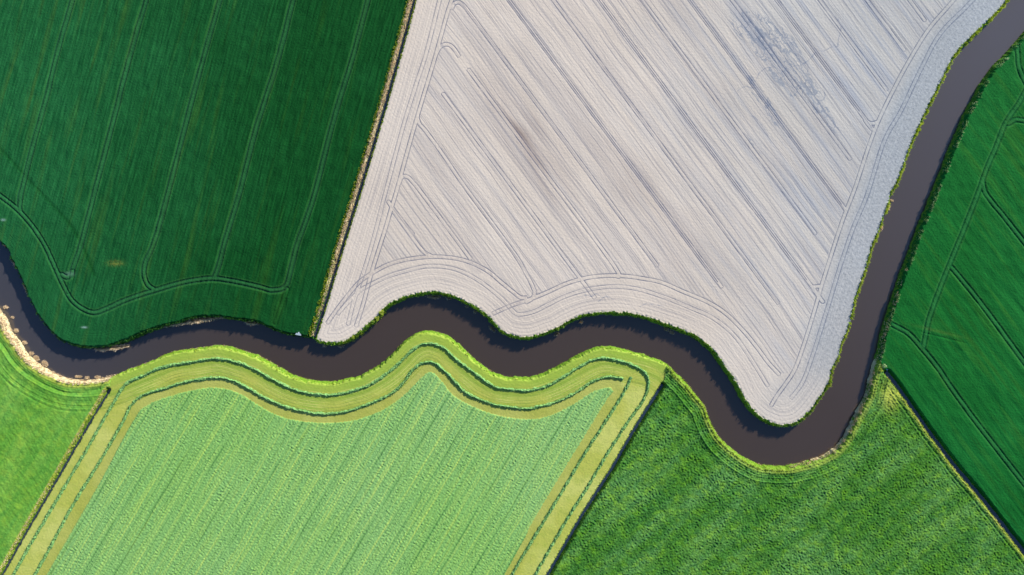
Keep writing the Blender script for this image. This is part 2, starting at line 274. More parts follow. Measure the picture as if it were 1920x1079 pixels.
def mat_soil():
    n = NT('dry_clay_soil'); ang = -53.4
    v0 = n.mapv(ang, (1, 1, 1)); x, y, z = n.sep(v0)
    yw = n.m_('ADD', y, n.rng(n.noise(0.025), 0.3, 0.7, -0.7, 0.7))
    hd, bd = n.attr('hd'), n.m_('MULTIPLY', n.attr('bd'), S)
    vs = n.mapv(ang, (0.03, 1, 1)); vd = n.mapv(ang, (0.12, 1, 1))
    l1 = n.vline(yw, 2.7, 0.26)
    l2 = n.vline(yw, 1.1, 0.15, 37.0)
    l3 = n.vline(n.m_('ADD', y, n.m_('MULTIPLY', n.noise(0.012), 5.0)), 6.5, 0.38, 11.0)
    dash = n.noise(0.22, vec=n.mapv(ang, (0.25, 1.6, 1)), detail=2)
    i_l = n.m_('MAXIMUM', n.m_('MULTIPLY', l1, n.rng(dash, 0.33, 0.6, 0.35, 1.0)), n.m_('MULTIPLY', l2, n.rng(dash, 0.62, 0.4, 0.0, 0.6)))
    i_l = n.m_('MAXIMUM', i_l, n.m_('MULTIPLY', l3, n.rng(n.noise(0.03), 0.35, 0.6, 0.2, 1.0)))
    stripe = n.noise(2.2, vec=vs, detail=3)
    bw = n.m_('ADD', bd, n.rng(n.noise(0.06), 0.3, 0.7, -0.3, 0.3))
    c1 = n.m_('MAXIMUM', n.vline(bw, 1.5, 0.2), n.m_('MULTIPLY', n.vline(bw, 0.6, 0.14, 9.0), 0.5)); c2 = n.noise(1.9, w=bw, dim='1D', detail=2)
    cm = n.noise(0.05, detail=3)
    h_l = n.m_('MULTIPLY', c1, n.rng(cm, 0.35, 0.65, 0.15, 0.8)); 
    h_l = n.m_('MULTIPLY', h_l, n.m_('SUBTRACT', 1.0, n.m_('MULTIPLY', n.attr('hr'), 0.85)))
    lines = n.m_('ADD', n.m_('MULTIPLY', i_l, n.m_('SUBTRACT', 1.0, hd)), n.m_('MULTIPLY', h_l, hd))
    st = n.mix(hd, stripe, c2)
    tex = n.noise(4.0, detail=3, rough=0.7)
    cl = n.noise(0.9, detail=5, rough=0.75)
    col = n.mix(n.rng(st, 0.3, 0.7), (0.41, 0.368, 0.318), (0.505, 0.452, 0.386))
    col = n.mix(n.rng(tex, 0.3, 0.75, 0, 0.5), col, (0.555, 0.50, 0.43))
    col = n.mix(n.m_('MULTIPLY', n.rng(n.noise(0.12, vec=vd, detail=4), 0.45, 0.7, 0, 0.45), n.m_('SUBTRACT', 1.0, hd)), col, (0.325, 0.297, 0.280))
    col = n.mix(n.m_('MULTIPLY', n.attr('hr'), 0.75), col, n.mix(n.rng(cl, 0.34, 0.64), (0.14, 0.17, 0.20), (0.36, 0.375, 0.385)))  # right headland: clods, with blue-grey sky sheen put into their colour
    col = n.mix(n.m_('MULTIPLY', n.attr('sky_blu'), 0.65), col, n.mix(1.0, col, (0.70, 0.84, 0.97), 'MULTIPLY'))  # sky reflection on the right-hand soil painted as a blue tint
    sb_ = n.m_('MULTIPLY', n.rng(n.noise(0.42, vec=n.mapv(ang, (0.045, 1, 1)), detail=4, rough=0.6), 0.46, 0.64), n.m_('SUBTRACT', 1.0, hd))
    col = n.mix(n.m_('MULTIPLY', sb_, n.rng(n.attr('sky_blu'), 0, 1, 0.12, 0.6)), col, (0.23, 0.265, 0.32))
    col = n.mix(n.attr('brn'), col, n.mix(n.rng(n.noise(0.5, vec=vd, detail=4), 0.3, 0.7), (0.20, 0.16, 0.14), (0.34, 0.29, 0.26)))
    col = n.mix(n.rng(n.noise(0.022, detail=3), 0.38, 0.62, 0, 0.45), col, n.mix(1.0, col, (0.86, 0.84, 0.82), 'MULTIPLY'))
    # wet seepage veins
    dv = n.t.nodes.new('ShaderNodeVectorMath'); dv.operation = 'MULTIPLY_ADD'; nz = n.t.nodes.new('ShaderNodeTexNoise'); nz.inputs['Scale'].default_value = 0.45; nz.inputs['Detail'].default_value = 3; n.lk(n.co, nz.inputs['Vector'])
    n.lk(nz.outputs['Color'], dv.inputs[0]); dv.inputs[1].default_value = (1.6, 1.6, 0); n.lk(n.mapv(ang, (0.11, 0.62, 1)), dv.inputs[2])
    crk = n.rng(n.vor(1.0, vec=dv.outputs[0]), 0.03, 0.11, 1.0, 0.0, True)
    wfine = n.rng(n.noise(2.4, vec=n.mapv(ang, (0.16, 1, 1)), detail=4, rough=0.75), 0.5, 0.62)
    wm = n.rng(n.m_('ADD', n.attr('wet'), n.rng(n.noise(0.16, vec=n.mapv(ang, (0.3, 1.3, 1)), detail=3), 0.3, 0.7, -0.45, 0.45)), 0.42, 0.62)
    wet = n.m_('MULTIPLY', wm, n.m_('MAXIMUM', n.m_('MULTIPLY', crk, 0.9), n.m_('MULTIPLY', wfine, 0.55)))
    col = n.mix(n.m_("MULTIPLY", wet, 0.68), col, (0.13, 0.165, 0.22))
    col = n.mix(n.m_('MULTIPLY', n.line(n.attr('vein'), 0.0, 1.5), n.rng(n.noise(0.5, detail=3), 0.4, 0.6, 0.1, 0.6)), col, (0.12, 0.15, 0.21))
    brk = n.rng(n.noise(0.25, detail=3), 0.3, 0.6, 0.45, 1.0)
    t1 = n.m_('MAXIMUM', n.line(n.attr('td'), 3.5, 1.35), n.m_('MULTIPLY', n.line(n.attr('td2'), 3.5, 1.3), 0.85)); t1 = n.m_('MULTIPLY', t1, brk)
    t1 = n.m_('MAXIMUM', t1, n.m_('MULTIPLY', n.line(n.attr('tth'), 0.0, 1.5), n.rng(brk, 0.45, 1.0, 0.75, 1.0)))
    sm = n.m_('MULTIPLY', n.line(n.attr('smr'), 0.0, 5.5), n.rng(n.noise(1.1, detail=4), 0.4, 0.65, 0.0, 0.35))
    col = n.mix(sm, col, (0.23, 0.20, 0.20))
    dark = n.m_('MAXIMUM', n.m_('MULTIPLY', lines, 0.38), n.m_('MULTIPLY', t1, 0.72), clamp=True)
    col = n.mix(dark, col, (0.045, 0.065, 0.125))  # wheel marks, and seams whose shade is put into the colour
    h = n.m_('SUBTRACT', n.m_('ADD', n.m_('MULTIPLY', st, 0.5), n.m_('MULTIPLY', n.noise(2.5, detail=5, rough=0.7), 0.7)), n.m_('MULTIPLY', dark, 0.6))
    h = n.m_('ADD', h, n.m_('MULTIPLY', n.m_('MULTIPLY', cl, n.attr('hr')), 1.8))
    return n.done(bank(n, col, 5.4, 6.6), 0.92, h, 0.05, 1.0, 0.05)
def mat_meadow(name, c1, c2, c3, amp, ang, bump, FL):
    n = NT(name); t = n.noise(0.95, detail=5, rough=0.72); b = n.noise(0.03, detail=3)
    v = n.mapv(ang, (0.1, 1, 1)); s_ = n.noise(0.5, vec=v, detail=3)
    col = n.mix(n.rng(t, 0.3, 0.7), c1, c2)
    col = n.mix(n.rng(n.noise(0.35, detail=4), 0.5, 0.72, 0, 0.7), col, c3)
    col = n.mix(n.rng(s_, 0.4, 0.75, 0, amp), col, c3)
    col = n.mix(n.rng(n.noise(0.13, vec=n.mapv(ang, (0.22, 1, 1)), detail=3), 0.42, 0.60, 0.0, 1.0*FL), col, n.mix(1.0, col, (2.1, 1.5, 2.6), 'MULTIPLY'))
    col = n.mix(n.rng(b, 0.42, 0.6, 0, 0.5), col, n.mix(1.0, col, (1.1, 1.08, 1.4), 'MULTIPLY'))
    col = n.mix(n.m_('MULTIPLY', n.rng(n.noise(2.6, detail=4, rough=0.85), 0.56, 0.68), FL), col, (c2[0]*1.9, c2[1]*1.3, c2[2]*2.0))
    col = n.mix(n.m_('MULTIPLY', n.rng(n.noise(1.5, vec=n.mapv(20, (1, 1.2, 1)), detail=3, rough=0.8), 0.46, 0.34), FL), col, (c1[0]*0.7, c1[1]*0.6, c1[2]*0.8))
    col = n.mix(n.attr('dry'), col, (0.34, 0.37, 0.06))
    h = n.m_('ADD', n.noise(2.2, detail=4, rough=0.7), n.m_('MULTIPLY', n.noise(0.8, detail=3), 1.2))
    return n.done(bank(n, col, 2.5, 6), 0.95, h, bump, 1.0)
def mat_mown():
    n = NT('mown_grass'); v = n.mapv(59, (0.05, 1, 1)); x, y, z = n.sep(n.mapv(59))
    bd = n.m_('MULTIPLY', n.attr('bd'), S); se = n.attr('se')
    c = n.noise(0.5, w=n.m_('ADD', bd, n.noise(0.08)), dim='1D', detail=3)
    c2 = n.noise(0.07, detail=4)
    head = n.mix(n.rng(c, 0.3, 0.7), (0.215, 0.29, 0.055), (0.33, 0.385, 0.095))
    head = n.mix(n.rng(c2, 0.42, 0.62, 0, 0.75), head, n.mix(n.rng(c, 0.3, 0.7), (0.14, 0.265, 0.045), (0.22, 0.36, 0.07)))
    head = n.mix(n.rng(n.noise(1.5, detail=4, rough=0.7), 0.45, 0.8, 0, 0.5), head, (0.36, 0.34, 0.10))
    head = n.mix(n.rng(n.noise(2.2, w=bd, dim='1D', detail=1), 0.55, 0.75, 0, 0.45), head, (0.13, 0.22, 0.04))
    head = n.mix(n.m_('MULTIPLY', n.vline(bd, 1.0, 0.19), n.rng(n.noise(0.07), 0.38, 0.58, 0.1, 0.8)), head, (0.42, 0.45, 0.17))
    head = n.mix(n.m_('MULTIPLY', n.vline(bd, 1.5, 0.17, 5.0), n.rng(n.noise(0.09), 0.4, 0.6, 0.1, 0.75)), head, (0.10, 0.17, 0.03))
    head = n.mix(n.rng(n.noise(0.35, detail=5, rough=0.7), 0.5, 0.75, 0, 0.6), head, (0.16, 0.26, 0.045))
    head = n.mix(n.rng(n.noise(1.6, vec=n.mapv(63, (2.5, 0.15, 1)), detail=2), 0.6, 0.72, 0, 0.35), head, (0.40, 0.42, 0.18))
    head = n.mix(n.m_('MULTIPLY', n.rng(n.m_('ADD', bd, n.rng(n.noise(0.05), 0.3, 0.7, -1.5, 1.5)), 5.5, 2.0), 0.55), head, (0.20, 0.34, 0.05))
    head = n.mix(n.rng(n.noise(0.22, w=n.m_('ADD', bd, n.noise(0.03)), dim='1D', detail=1), 0.5, 0.64, 0, 0.45), head, (0.17, 0.29, 0.045))
    head = n.mix(n.rng(se, -22, -17, 0, 0.45), head, (0.21, 0.25, 0.06))
    st = n.noise(1.2, vec=v, detail=4)
    gt = n.noise(1.7, vec=n.mapv(59, (1.6, 0.7, 1)), detail=4, rough=0.75)
    inn = n.mix(n.rng(n.m_('ADD', n.m_('MULTIPLY', n.m_('SUBTRACT', gt, 0.5), n.rng(n.attr('band'), 0.2, 0.9, 0.5, 1.3)), 0.5), 0.28, 0.72), (0.085, 0.26, 0.09), (0.21, 0.47, 0.175))
    inn = n.mix(n.rng(st, 0.5, 0.75, 0, 0.55), inn, (0.20, 0.40, 0.09))
    ye = n.m_('ADD', y, n.rng(n.noise(0.04), 0.3, 0.7, -0.3, 0.3)); fm = n.noise(0.25, vec=n.mapv(59, (0.2, 1.5, 1)), detail=2)
    inn = n.mix(n.m_('MULTIPLY', n.vline(ye, 1.9, 0.17), n.rng(fm, 0.4, 0.6, 0.1, 0.7)), inn, (0.26, 0.46, 0.13))
    inn = n.mix(n.m_('MULTIPLY', n.vline(ye, 2.4, 0.15, 4.0), n.rng(fm, 0.6, 0.4, 0.1, 0.7)), inn, (0.07, 0.20, 0.06))
    inn = n.mix(n.m_('MULTIPLY', n.rng(n.noise(1.5, vec=n.mapv(59, (2.0, 0.8, 1)), detail=3, rough=0.8), 0.58, 0.68), n.rng(n.attr('band'), 0.2, 0.9, 0.1, 0.85)), inn, (0.035, 0.14, 0.045))
    inn = n.mix(n.attr('yl'), inn, (0.28, 0.48, 0.13)); inn = n.mix(n.attr('dl'), inn, (0.055, 0.19, 0.06))
    inn = n.mix(n.rng(n.noise(0.012, detail=2), 0.4, 0.6, 0, 0.6), inn, n.mix(1.0, inn, (1.15, 1.05, 1.4), 'MULTIPLY'))
    f = n.m_('ADD', se, n.rng(n.noise(1.5), 0.3, 0.7, -1.2, 1.2))
    col = n.mix(n.rng(f, -0.6, 0.6), n.mix(1.0, head, (1.06, 0.99, 0.80), 'MULTIPLY'), n.mix(1.0, inn, (1.02, 0.88, 0.66), 'MULTIPLY'))
    h = n.m_('ADD', n.noise(3, detail=4, rough=0.7), n.m_('MULTIPLY', gt, n.m_('MULTIPLY', n.rng(se, -0.5, 1.0, 0.0, 1.0), n.rng(n.attr('band'), 0.2, 0.9, 0.3, 1.8))))
    return n.done(bank(n, col, 2.5, 4.0), 0.95, h, 0.08, 1.0)
M_B = mat_soil(); M_E = mat_mown()
M_D = mat_meadow('lush_meadow', (0.008, 0.062, 0.005), (0.050, 0.170, 0.028), (0.080, 0.215, 0.010), 0.35, 40, 0.11, 0.7)
M_F = mat_meadow('pasture', (0.045, 0.16, 0.018), (0.10, 0.28, 0.035), (0.16, 0.31, 0.03), 0.5, 57, 0.07, 0.2)
# ------------------------------------------------------------------ attributes and field meshes
hdA = (1-ss(dN, 30, 52)); hdB = (~inB).astype(np.float32); hdB = ss(-sB, -1, 1)
hr = (1-ss(sB, -45, 12))*(1-ss(Y, 640, 800))*ss(X+0.33*Y, 1660, 1710)
bdm = np.where(Z == 0, dN, bd)
vein = dist_to([smooth_path(p, 4) for p in ([(1384,170),(1398,162),(1412,165),(1422,140),(1436,128),(1446,127)],[(1474,130),(1490,124),(1504,122),(1520,110),(1530,98),(1545,96),(1560,88),(1570,88),(1572,74),(1577,52),(1571,36)],[(1533,188),(1539,190),(1547,182),(1545,170),(1543,160)],[(1409,216),(1417,222),(1432,240),(1440,256)],[(1096,553),(1110,556),(1118,551),(1130,560)],[(1200,575),(1212,570),(1228,572),(1245,574)],[(1122,566),(1136,556),(1150,562)])], 6)
wetm = np.clip(gauss(1450,80,75,26,53)+gauss(1475,130,90,30,53)+gauss(1540,205,50,12,53)+0.8*gauss(1430,190,80,12,53)+0.5*gauss(1390,60,60,12,53)+0.5*gauss(1560,150,40,10,53)+0.4*gauss(1440,300,60,8,53), 0, 1)
wetm = np.clip(wetm+0.25*gauss(1160,560,40,7,5), 0, 1)
brn = np.clip(0.6*gauss(975,235,100,34,53)+0.35*gauss(1010,310,80,35,53)+0.2*gauss(1180,330,120,30,53), 0, 1)*(0.7+0.25*noise(21, 60, 8, 53.4))
sky_blu = ss(X-0.25*Y+22*mid, 1050, 1680)
tan = np.clip(np.where(Z == 0, (dd[1] > 2.6)*(1-ss(dd[1], 5.2, 7.0))*(1-0.75*ss(Y+12*mid, 470, 590)), 0)+np.where((Z == 2)|(Z == 3), ss(-(X-215), 0, 20)*(1-ss(eR, 3.8, 6))*(eR > -1), 0)+np.where(Z == 4, ss(X, 1480, 1540)*(1-ss(eR, 1.2, 2.8))*np.clip(0.8+0.3*noise(28, 12), 0, 1), 0), 0, 1)
A = dict(tan=tan, e=e, td=td, td2=td2, bd=bdm, hd=np.where(Z == 0, hdA, hdB) if False else np.select([Z == 0, Z == 1, Z == 5], [hdA, hdB, 1-ss(dS, 30, 50)], 0),
         k=np.clip(np.select([Z == 0], [0.95*(1-ss(X+0.1*Y, 0, 640))], 0.3)+0.04*mid+0.06*broad-np.where(Z == 0, 0.55*g(oldline, 0, 4), 0), 0, 1),  # k: directional leaf brightening to the left painted in, plus crop variation
         dry=np.clip(0.6*gauss(218,494,13,5)*(0.7+0.3*fine)+0*X+np.where(Z == 4, 0.7*gauss(1668,742,17,26)+0.35*(1-ss(dr, 8, 16))+0.55*g(dd[4], 8, 3)*(Y > 735), 0)+np.where(Z == 2, 0.75*(1-ss(eR, 8, 17)), 0)+np.where(Z == 2, 0.9*(1-ss(dd[2], 6, 9.5)), 0)+np.where(Z == 5, 0.12*gauss(1760,622,45,3,14), 0), 0, 1),
         pale=np.clip(0.45*gauss(160,614,5,1.6)+0.4*gauss(8,413,4,2)+0.12*gauss(131,514,9,4), 0, 1))
AB = dict(hr=hr, wet=wetm, brn=np.clip(brn, 0, 1), sky_blu=sky_blu, vein=vein, tth=tTh, smr=dist_to([smooth_path(HEADS[1]), smooth_path(HEADS[2][:6]), smooth_path([(870,487),(985,560),(1010,545)])[10:]], 12))
yl = g(np.minimum(ph, 1-ph)*52, 0, 1.1)*np.clip(0.55+0.25*noise(22, 40, 5, 121), 0, 1); dl = g(np.abs(ph-0.5)*52, 0, 1.3)*np.clip(0.6+0.3*noise(23, 40, 5, 121), 0, 1)
yl += 0.55*g(np.abs(((ph+0.37) % 1)-0.5)*52, 12, 0.9)*(noise(25, 80, 5, 121) > -0.3)+0.5*g(np.abs(((ph+0.13) % 1)-0.5)*52, 19, 1.0)*(noise(24, 60, 5, 121) > 0)
AE = dict(band=np.clip(band*(0.75+0.35*noise(27, 50, 8, 121)), 0, 1), se=sE, yl=np.clip(yl, 0, 1), dl=np.clip(dl, 0, 1))
WX, WY = to_w(X, Y); P3 = np.stack([WX, WY, Zh], -1).reshape(-1, 3)
idx = np.arange(NX*NY).reshape(NY, NX)
FZ = Z[:-1, :-1]
def field(zone, name, mat, attrs, label):
    m = FZ == zone; a = idx[:-1, :-1][m]; b = idx[1:, :-1][m]; c = idx[1:, 1:][m]; d = idx[:-1, 1:][m]
    F = np.stack([a, b, c, d], 1); u, inv = np.unique(F, return_inverse=True)
    o = mesh_obj(name, P3[u], inv.reshape(-1, 4), mat, attrs={k: np.broadcast_to(v, (NY, NX)).ravel()[u] for k, v in attrs.items()})
    return tag(o, label, kind='structure')
field(0, 'cereal_field', M_A, A, 'dark green cereal field with curved wheel tracks in the upper left')
field(1, 'bare_soil_field', M_B, {**A, **AB}, 'pale grey bare ploughed field with diagonal lines above the river')
field(2, 'pasture_field', M_F, A, 'bright green pasture in the lower left corner')
field(3, 'mown_field', M_E, {**A, **AE}, 'light green freshly mown field inside the river bend')
field(4, 'meadow_field', M_D, A, 'tufted green meadow at the lower right between two ditches')
field(5, 'crop_field', M_C, A, 'deep green crop field along the right side')
# land beyond the surveyed grid
nO = NT('far_fields'); cO = nO.mix(nO.rng(nO.noise(0.006, detail=2), 0.45, 0.55), (0.02, 0.09, 0.02), (0.09, 0.2, 0.05))
MO = nO.done(cO, 0.9, nO.noise(0.8, detail=4), 0.3)
x0, x1 = (gx[0]-960)*S, (gx[-1]-960)*S; y1, y0 = (539.5-gy[0])*S, (539.5-gy[-1])*S; L = 3000
V = [(-L,-L,0),(L,-L,0),(L,L,0),(-L,L,0),(x0,y0,0),(x1,y0,0),(x1,y1,0),(x0,y1,0)]
tag(mesh_obj('ground', V, [(0,1,5,4),(1,2,6,5),(2,3,7,6),(3,0,4,7)], MO, smooth=False), 'farmland stretching away beyond the photographed fields', kind='structure')
# ------------------------------------------------------------------ water
nW = NT('river_water')
cW = nW.mix(nW.noise(0.012, detail=3), (0.036, 0.025, 0.018), (0.042, 0.030, 0.022))
xw = nW.sep(nW.co)
cW = nW.mix(nW.rng(nW.m_('ADD', xw[0], nW.m_('MULTIPLY', xw[1], 0.7)), 90, 250), cW, (0.064, 0.058, 0.060))  # sky reflection towards the upper right painted into the water colour
cW = nW.mix(nW.rng(xw[0], -90, -200), cW, (0.038, 0.038, 0.044))  # bluish sky reflection painted in towards the left as well
M_W = nW.done(cW, 0.12, nW.noise(1.2, detail=3), 0.004, 1.0, 0.9); nW.b.inputs['IOR'].default_value = 1.45
tag(mesh_obj('river_water', [(x0,y0,-2.5),(x1,y0,-2.5),(x1,y1,-2.5),(x0,y1,-2.5)], [(0,1,2,3)], M_W), 'dark brown river winding between the fields', kind='structure')
nW2 = NT('ditch_water'); M_W2 = nW2.done((0.016, 0.028, 0.045), 0.12, nW2.noise(2.0), 0.004, 1.0, 0.9); nW2.b.inputs['IOR'].default_value = 1.5  # blue of skylit shade put into the ditch water colour
def ribbon(path, hw, z):
    P = np.asarray(path); T = np.gradient(P, axis=0); T /= np.hypot(T[:, 0], T[:, 1])[:, None]; Nn = np.stack([T[:, 1], -T[:, 0]], 1)
    Lp, Rp = P+Nn*hw, P-Nn*hw; V = []
    for q in (Lp, Rp):
        wx, wy = to_w(q[:, 0], q[:, 1]); V.append(np.stack([wx, wy, np.full(len(P), z)], 1))
    n = len(P); i = np.arange(n-1); return np.vstack(V), np.stack([i, i+1, i+1+n, i+n], 1)
for k, (D, lab) in {1: (D1, 'straight dark ditch between the cereal field and the bare soil'), 2: (D2, 'narrow ditch between the pasture and the mown field'), 3: (D3, 'ditch between the mown field and the tufted meadow'), 4: (D4, 'ditch between the tufted meadow and the right hand crop')}.items():
    V, F = ribbon(D, HW[k]+1.2, -1.3)
    tag(mesh_obj('ditch_water', V, F[:, ::-1], M_W2), lab, kind='structure')
# ------------------------------------------------------------------ vegetation on the banks
def ground_z(px, py):
    i = np.clip(np.searchsorted(gx, px)-1, 0, NX-2); j = np.clip(np.searchsorted(gy, py)-1, 0, NY-2)
    return Zh[j, i]
def mat_leaf(name, c1, c2, c3, tip=0.25):
    n = NT(name); r = n.attr('rnd'); col = n.mix(n.rng(r, 0, 0.6), c1, c2); col = n.mix(n.rng(r, 0.7, 0.95, 0, 1), col, c3)
    col = n.mix(n.rng(n.noise(0.15, detail=2), 0.4, 0.65, 0, 0.5), col, c1)
    n.b.inputs['Transmission Weight'].default_value = 0
    m = n.done(col, 0.7, None, spec=0.2)
    tr = n.t.nodes.new('ShaderNodeBsdfTranslucent'); n.lk(col, tr.inputs[0]); mx = n.t.nodes.new('ShaderNodeMixShader'); mx.inputs[0].default_value = tip
    out = n.t.nodes['Material Output']; n.t.links.new(n.b.outputs[0], mx.inputs[1]); n.t.links.new(tr.outputs[0], mx.inputs[2]); n.t.links.new(mx.outputs[0], out.inputs[0])
    return m
L_REED = mat_leaf('dry_reed', (0.62, 0.50, 0.33), (0.80, 0.68, 0.50), (0.45, 0.36, 0.20))
L_GRASS = mat_leaf('bank_grass', (0.07, 0.21, 0.015), (0.22, 0.40, 0.03), (0.50, 0.55, 0.12))
L_DARK = mat_leaf('shore_grass', (0.012, 0.07, 0.012), (0.03, 0.12, 0.015), (0.10, 0.18, 0.03))
L_YEL = mat_leaf('yellow_grass', (0.26, 0.38, 0.02), (0.50, 0.58, 0.05), (0.66, 0.62, 0.24))
L_GREY = mat_leaf('silver_grass', (0.16, 0.34, 0.08), (0.45, 0.58, 0.30), (0.62, 0.62, 0.42))
L_HAY = mat_leaf('cut_grass', (0.08, 0.25, 0.08), (0.28, 0.54, 0.22), (0.46, 0.68, 0.38))
def blades(px, py, h, nb, spread, wid, seed, z=None, lean=0.5):
    r = np.random.default_rng(seed); n = len(px); cx, cy = to_w(px, py)
    z = ground_z(px, py) if z is None else np.broadcast_to(z, (n,))
    V = np.empty((n, nb, 4, 3), np.float32); a = r.uniform(0, 2*np.pi, (n, nb)); rad = spread*np.sqrt(r.uniform(0, 1, (n, nb)))
    bx = cx[:, None]+rad*np.cos(a); by = cy[:, None]+rad*np.sin(a); hh = np.asarray(h).reshape(-1, 1)*r.uniform(0.6, 1.15, (n, nb))
    az = a+r.uniform(-1, 1, (n, nb)); ln = hh*lean*r.uniform(0.2, 1.3, (n, nb)); t = r.uniform(0, np.pi, (n, nb)); w_ = wid*r.uniform(0.6, 1.3, (n, nb))
    zz = np.broadcast_to(np.asarray(z)[:, None]-0.08, (n, nb))
    V[..., 0, :] = np.stack([bx-w_*np.cos(t), by-w_*np.sin(t), zz], -1); V[..., 1, :] = np.stack([bx+w_*np.cos(t), by+w_*np.sin(t), zz], -1)
    mx, my = bx+0.35*ln*np.cos(az), by+0.35*ln*np.sin(az)
    V[..., 2, :] = np.stack([mx+1.1*w_*np.cos(t), my+1.1*w_*np.sin(t), zz+hh*0.65], -1); V[..., 3, :] = np.stack([bx+ln*np.cos(az), by+ln*np.sin(az), zz+hh], -1)
    F = np.arange(n*nb*4).reshape(-1, 4); rn = np.repeat(np.clip(r.uniform(0, 1, (n, 1))*0.6+r.uniform(0, 1, (n, nb))*0.4, 0, 1).ravel(), 4)
    return V.reshape(-1, 3), F, rn
def along(path, o1, o2, dens, seed, a=0.0, b=1.0, side=1, xr=None, gap=0.0):
    """points beside a path; offsets in layout units to its left (+) or right (-)"""
    r = np.random.default_rng(seed); P = np.asarray(path)
    if xr: m = xr(P[:, 0], P[:, 1]); 
    else: m = np.ones(len(P), bool)
    m &= (P[:, 0] > -60) & (P[:, 0] < 1980) & (P[:, 1] > -60) & (P[:, 1] < 1140)
    d = P[1:]-P[:-1]; l = np.hypot(d[:, 0], d[:, 1]); l = l*(m[:-1] & m[1:]); c = np.concatenate([[0], np.cumsum(l)]); n = int(c[-1]*dens)
    if n < 1: return np.zeros(0), np.zeros(0)
    q = np.sort(r.uniform(0, c[-1], n)); i = np.clip(np.searchsorted(c, q, side='right')-1, 0, len(l)-1); t = ((q-c[i])/np.maximum(l[i], 1e-6))[:, None]
    p = P[i]+d[i]*t; T = d[i]/np.maximum(np.hypot(d[i][:, 0], d[i][:, 1]), 1e-6)[:, None]; N2 = np.stack([T[:, 1], -T[:, 0]], 1)*side
    cl = np.interp(q, np.linspace(0, c[-1], max(2, int(c[-1]/9))), r.uniform(0, 1, max(2, int(c[-1]/9))))
    o = o1+(o2-o1)*r.uniform(0, 1, n); p = p+N2*o[:, None]; k = (cl >= gap)
    return p[k, 0], p[k, 1]
def strip(name, label, mat, specs, hgt, nb, spread, wid, seed, lean=0.5):
    xs, ys = [], []
    for s_ in specs:
        x, y = along(**s_); xs.append(x); ys.append(y)
    x, y = np.concatenate(xs), np.concatenate(ys)
    z = ground_z(x, y); k = z > -2.9; x, y = x[k], y[k]
    h = hgt*np.random.default_rng(seed).uniform(0.6, 1.2, len(x))
    V, F, rn = blades(x, y, h, nb, spread, wid, seed, z=np.maximum(ground_z(x, y), -2.55), lean=lean)
    tag(mesh_obj(name, V, F, mat, attrs={'rnd': rn}, smooth=False), label, kind='stuff')
# for NB, land lies to the left when walking from the west: left normal = (Ty,-Tx) points up (north)
isB = lambda x, y: (x > 592) & (x < 1562) & (y > 500); isBr = lambda x, y: (x > 1550) & (y < 740); isA = lambda x, y: x < 586
strip('bank_grass', 'dark green grass fringing the river edge of the bare soil field', L_GRASS, [dict(path=NB, o1=0.5, o2=5.3, dens=1.5, seed=31, xr=isB)], 0.75, 9, 0.22, 0.05, 1)
strip('shore_grass', 'dark grass at the water edge of the cereal field', L_DARK, [dict(path=NB, o1=-0.5, o2=4.5, dens=0.9, seed=30, xr=isA)], 0.75, 9, 0.22, 0.05, 15)
strip('bank_grass', 'sunlit yellow green grass along the east edge of the bare soil field', L_YEL, [dict(path=NB, o1=-0.5, o2=6.0, dens=1.7, seed=32, xr=isBr, gap=0.14), dict(path=NB, o1=-2, o2=4.5, dens=1.0, seed=33, xr=lambda x, y: ((x > 640) & (x < 722)) | ((x > 1500) & (x < 1562) & (y > 700)))], 0.8, 9, 0.22, 0.05, 2)
strip('reed_fringe', 'pale dry reeds along the pasture bank of the river', L_REED, [dict(path=SB, o1=-5.4, o2=0.5, dens=2.8, seed=34, xr=lambda x, y: x < 215)], 0.9, 9, 0.25, 0.05, 3)
strip('bank_grass', 'yellow grass fringing the river edge of the mown field', L_YEL, [dict(path=SB, o1=-4, o2=0.5, dens=1.2, seed=35, xr=lambda x, y: (x > 205) & (x < 1252)), dict(path=SB, o1=-7, o2=0.5, dens=2.2, seed=36, xr=lambda x, y: (x > 1252) & (x < 1480) & (y > 600))], 0.5, 8, 0.2, 0.045, 4)
strip('reed_fringe', 'pale reeds lining the outer bank of the right hand river bend', L_REED, [dict(path=SB, o1=-3.4, o2=-0.6, dens=3.2, seed=37, gap=0.12, xr=lambda x, y: (x > 1480) & (x < 1642) & (y > 690)), dict(path=SB, o1=-5, o2=-1, dens=1.1, seed=38, gap=0.35, xr=lambda x, y: (x > 1642) & (y > 500) & (y < 680))], 0.8, 8, 0.2, 0.05, 5)
strip('bank_grass', 'silvery green grass on the far bank beside the deep green crop', L_GREY, [dict(path=SB, o1=-6.5, o2=-2.5, dens=1.5, seed=39, gap=0.35, xr=lambda x, y: (x > 1640) & (y < 690))], 0.65, 9, 0.22, 0.045, 6)
strip('reed_fringe', 'tan strip of dry reeds beside the ditch of the cereal field', L_REED, [dict(path=D1, o1=-6.2, o2=-2.6, dens=2.2, seed=40, xr=lambda x, y: y < 520), dict(path=D1, o1=-5, o2=-2.6, dens=0.8, seed=52, xr=lambda x, y: y >= 520)], 0.8, 9, 0.22, 0.05, 7)
strip('ditch_grass', 'bright grass bordering the ditch of the cereal field', L_YEL, [dict(path=D1, o1=-11, o2=-6, dens=1.5, seed=41), dict(path=D1, o1=-8, o2=-3, dens=1.8, seed=51, xr=lambda x, y: y > 480), dict(path=D1, o1=3.5, o2=6.2, dens=1.1, seed=42, gap=0.2)], 0.55, 8, 0.2, 0.045, 8)
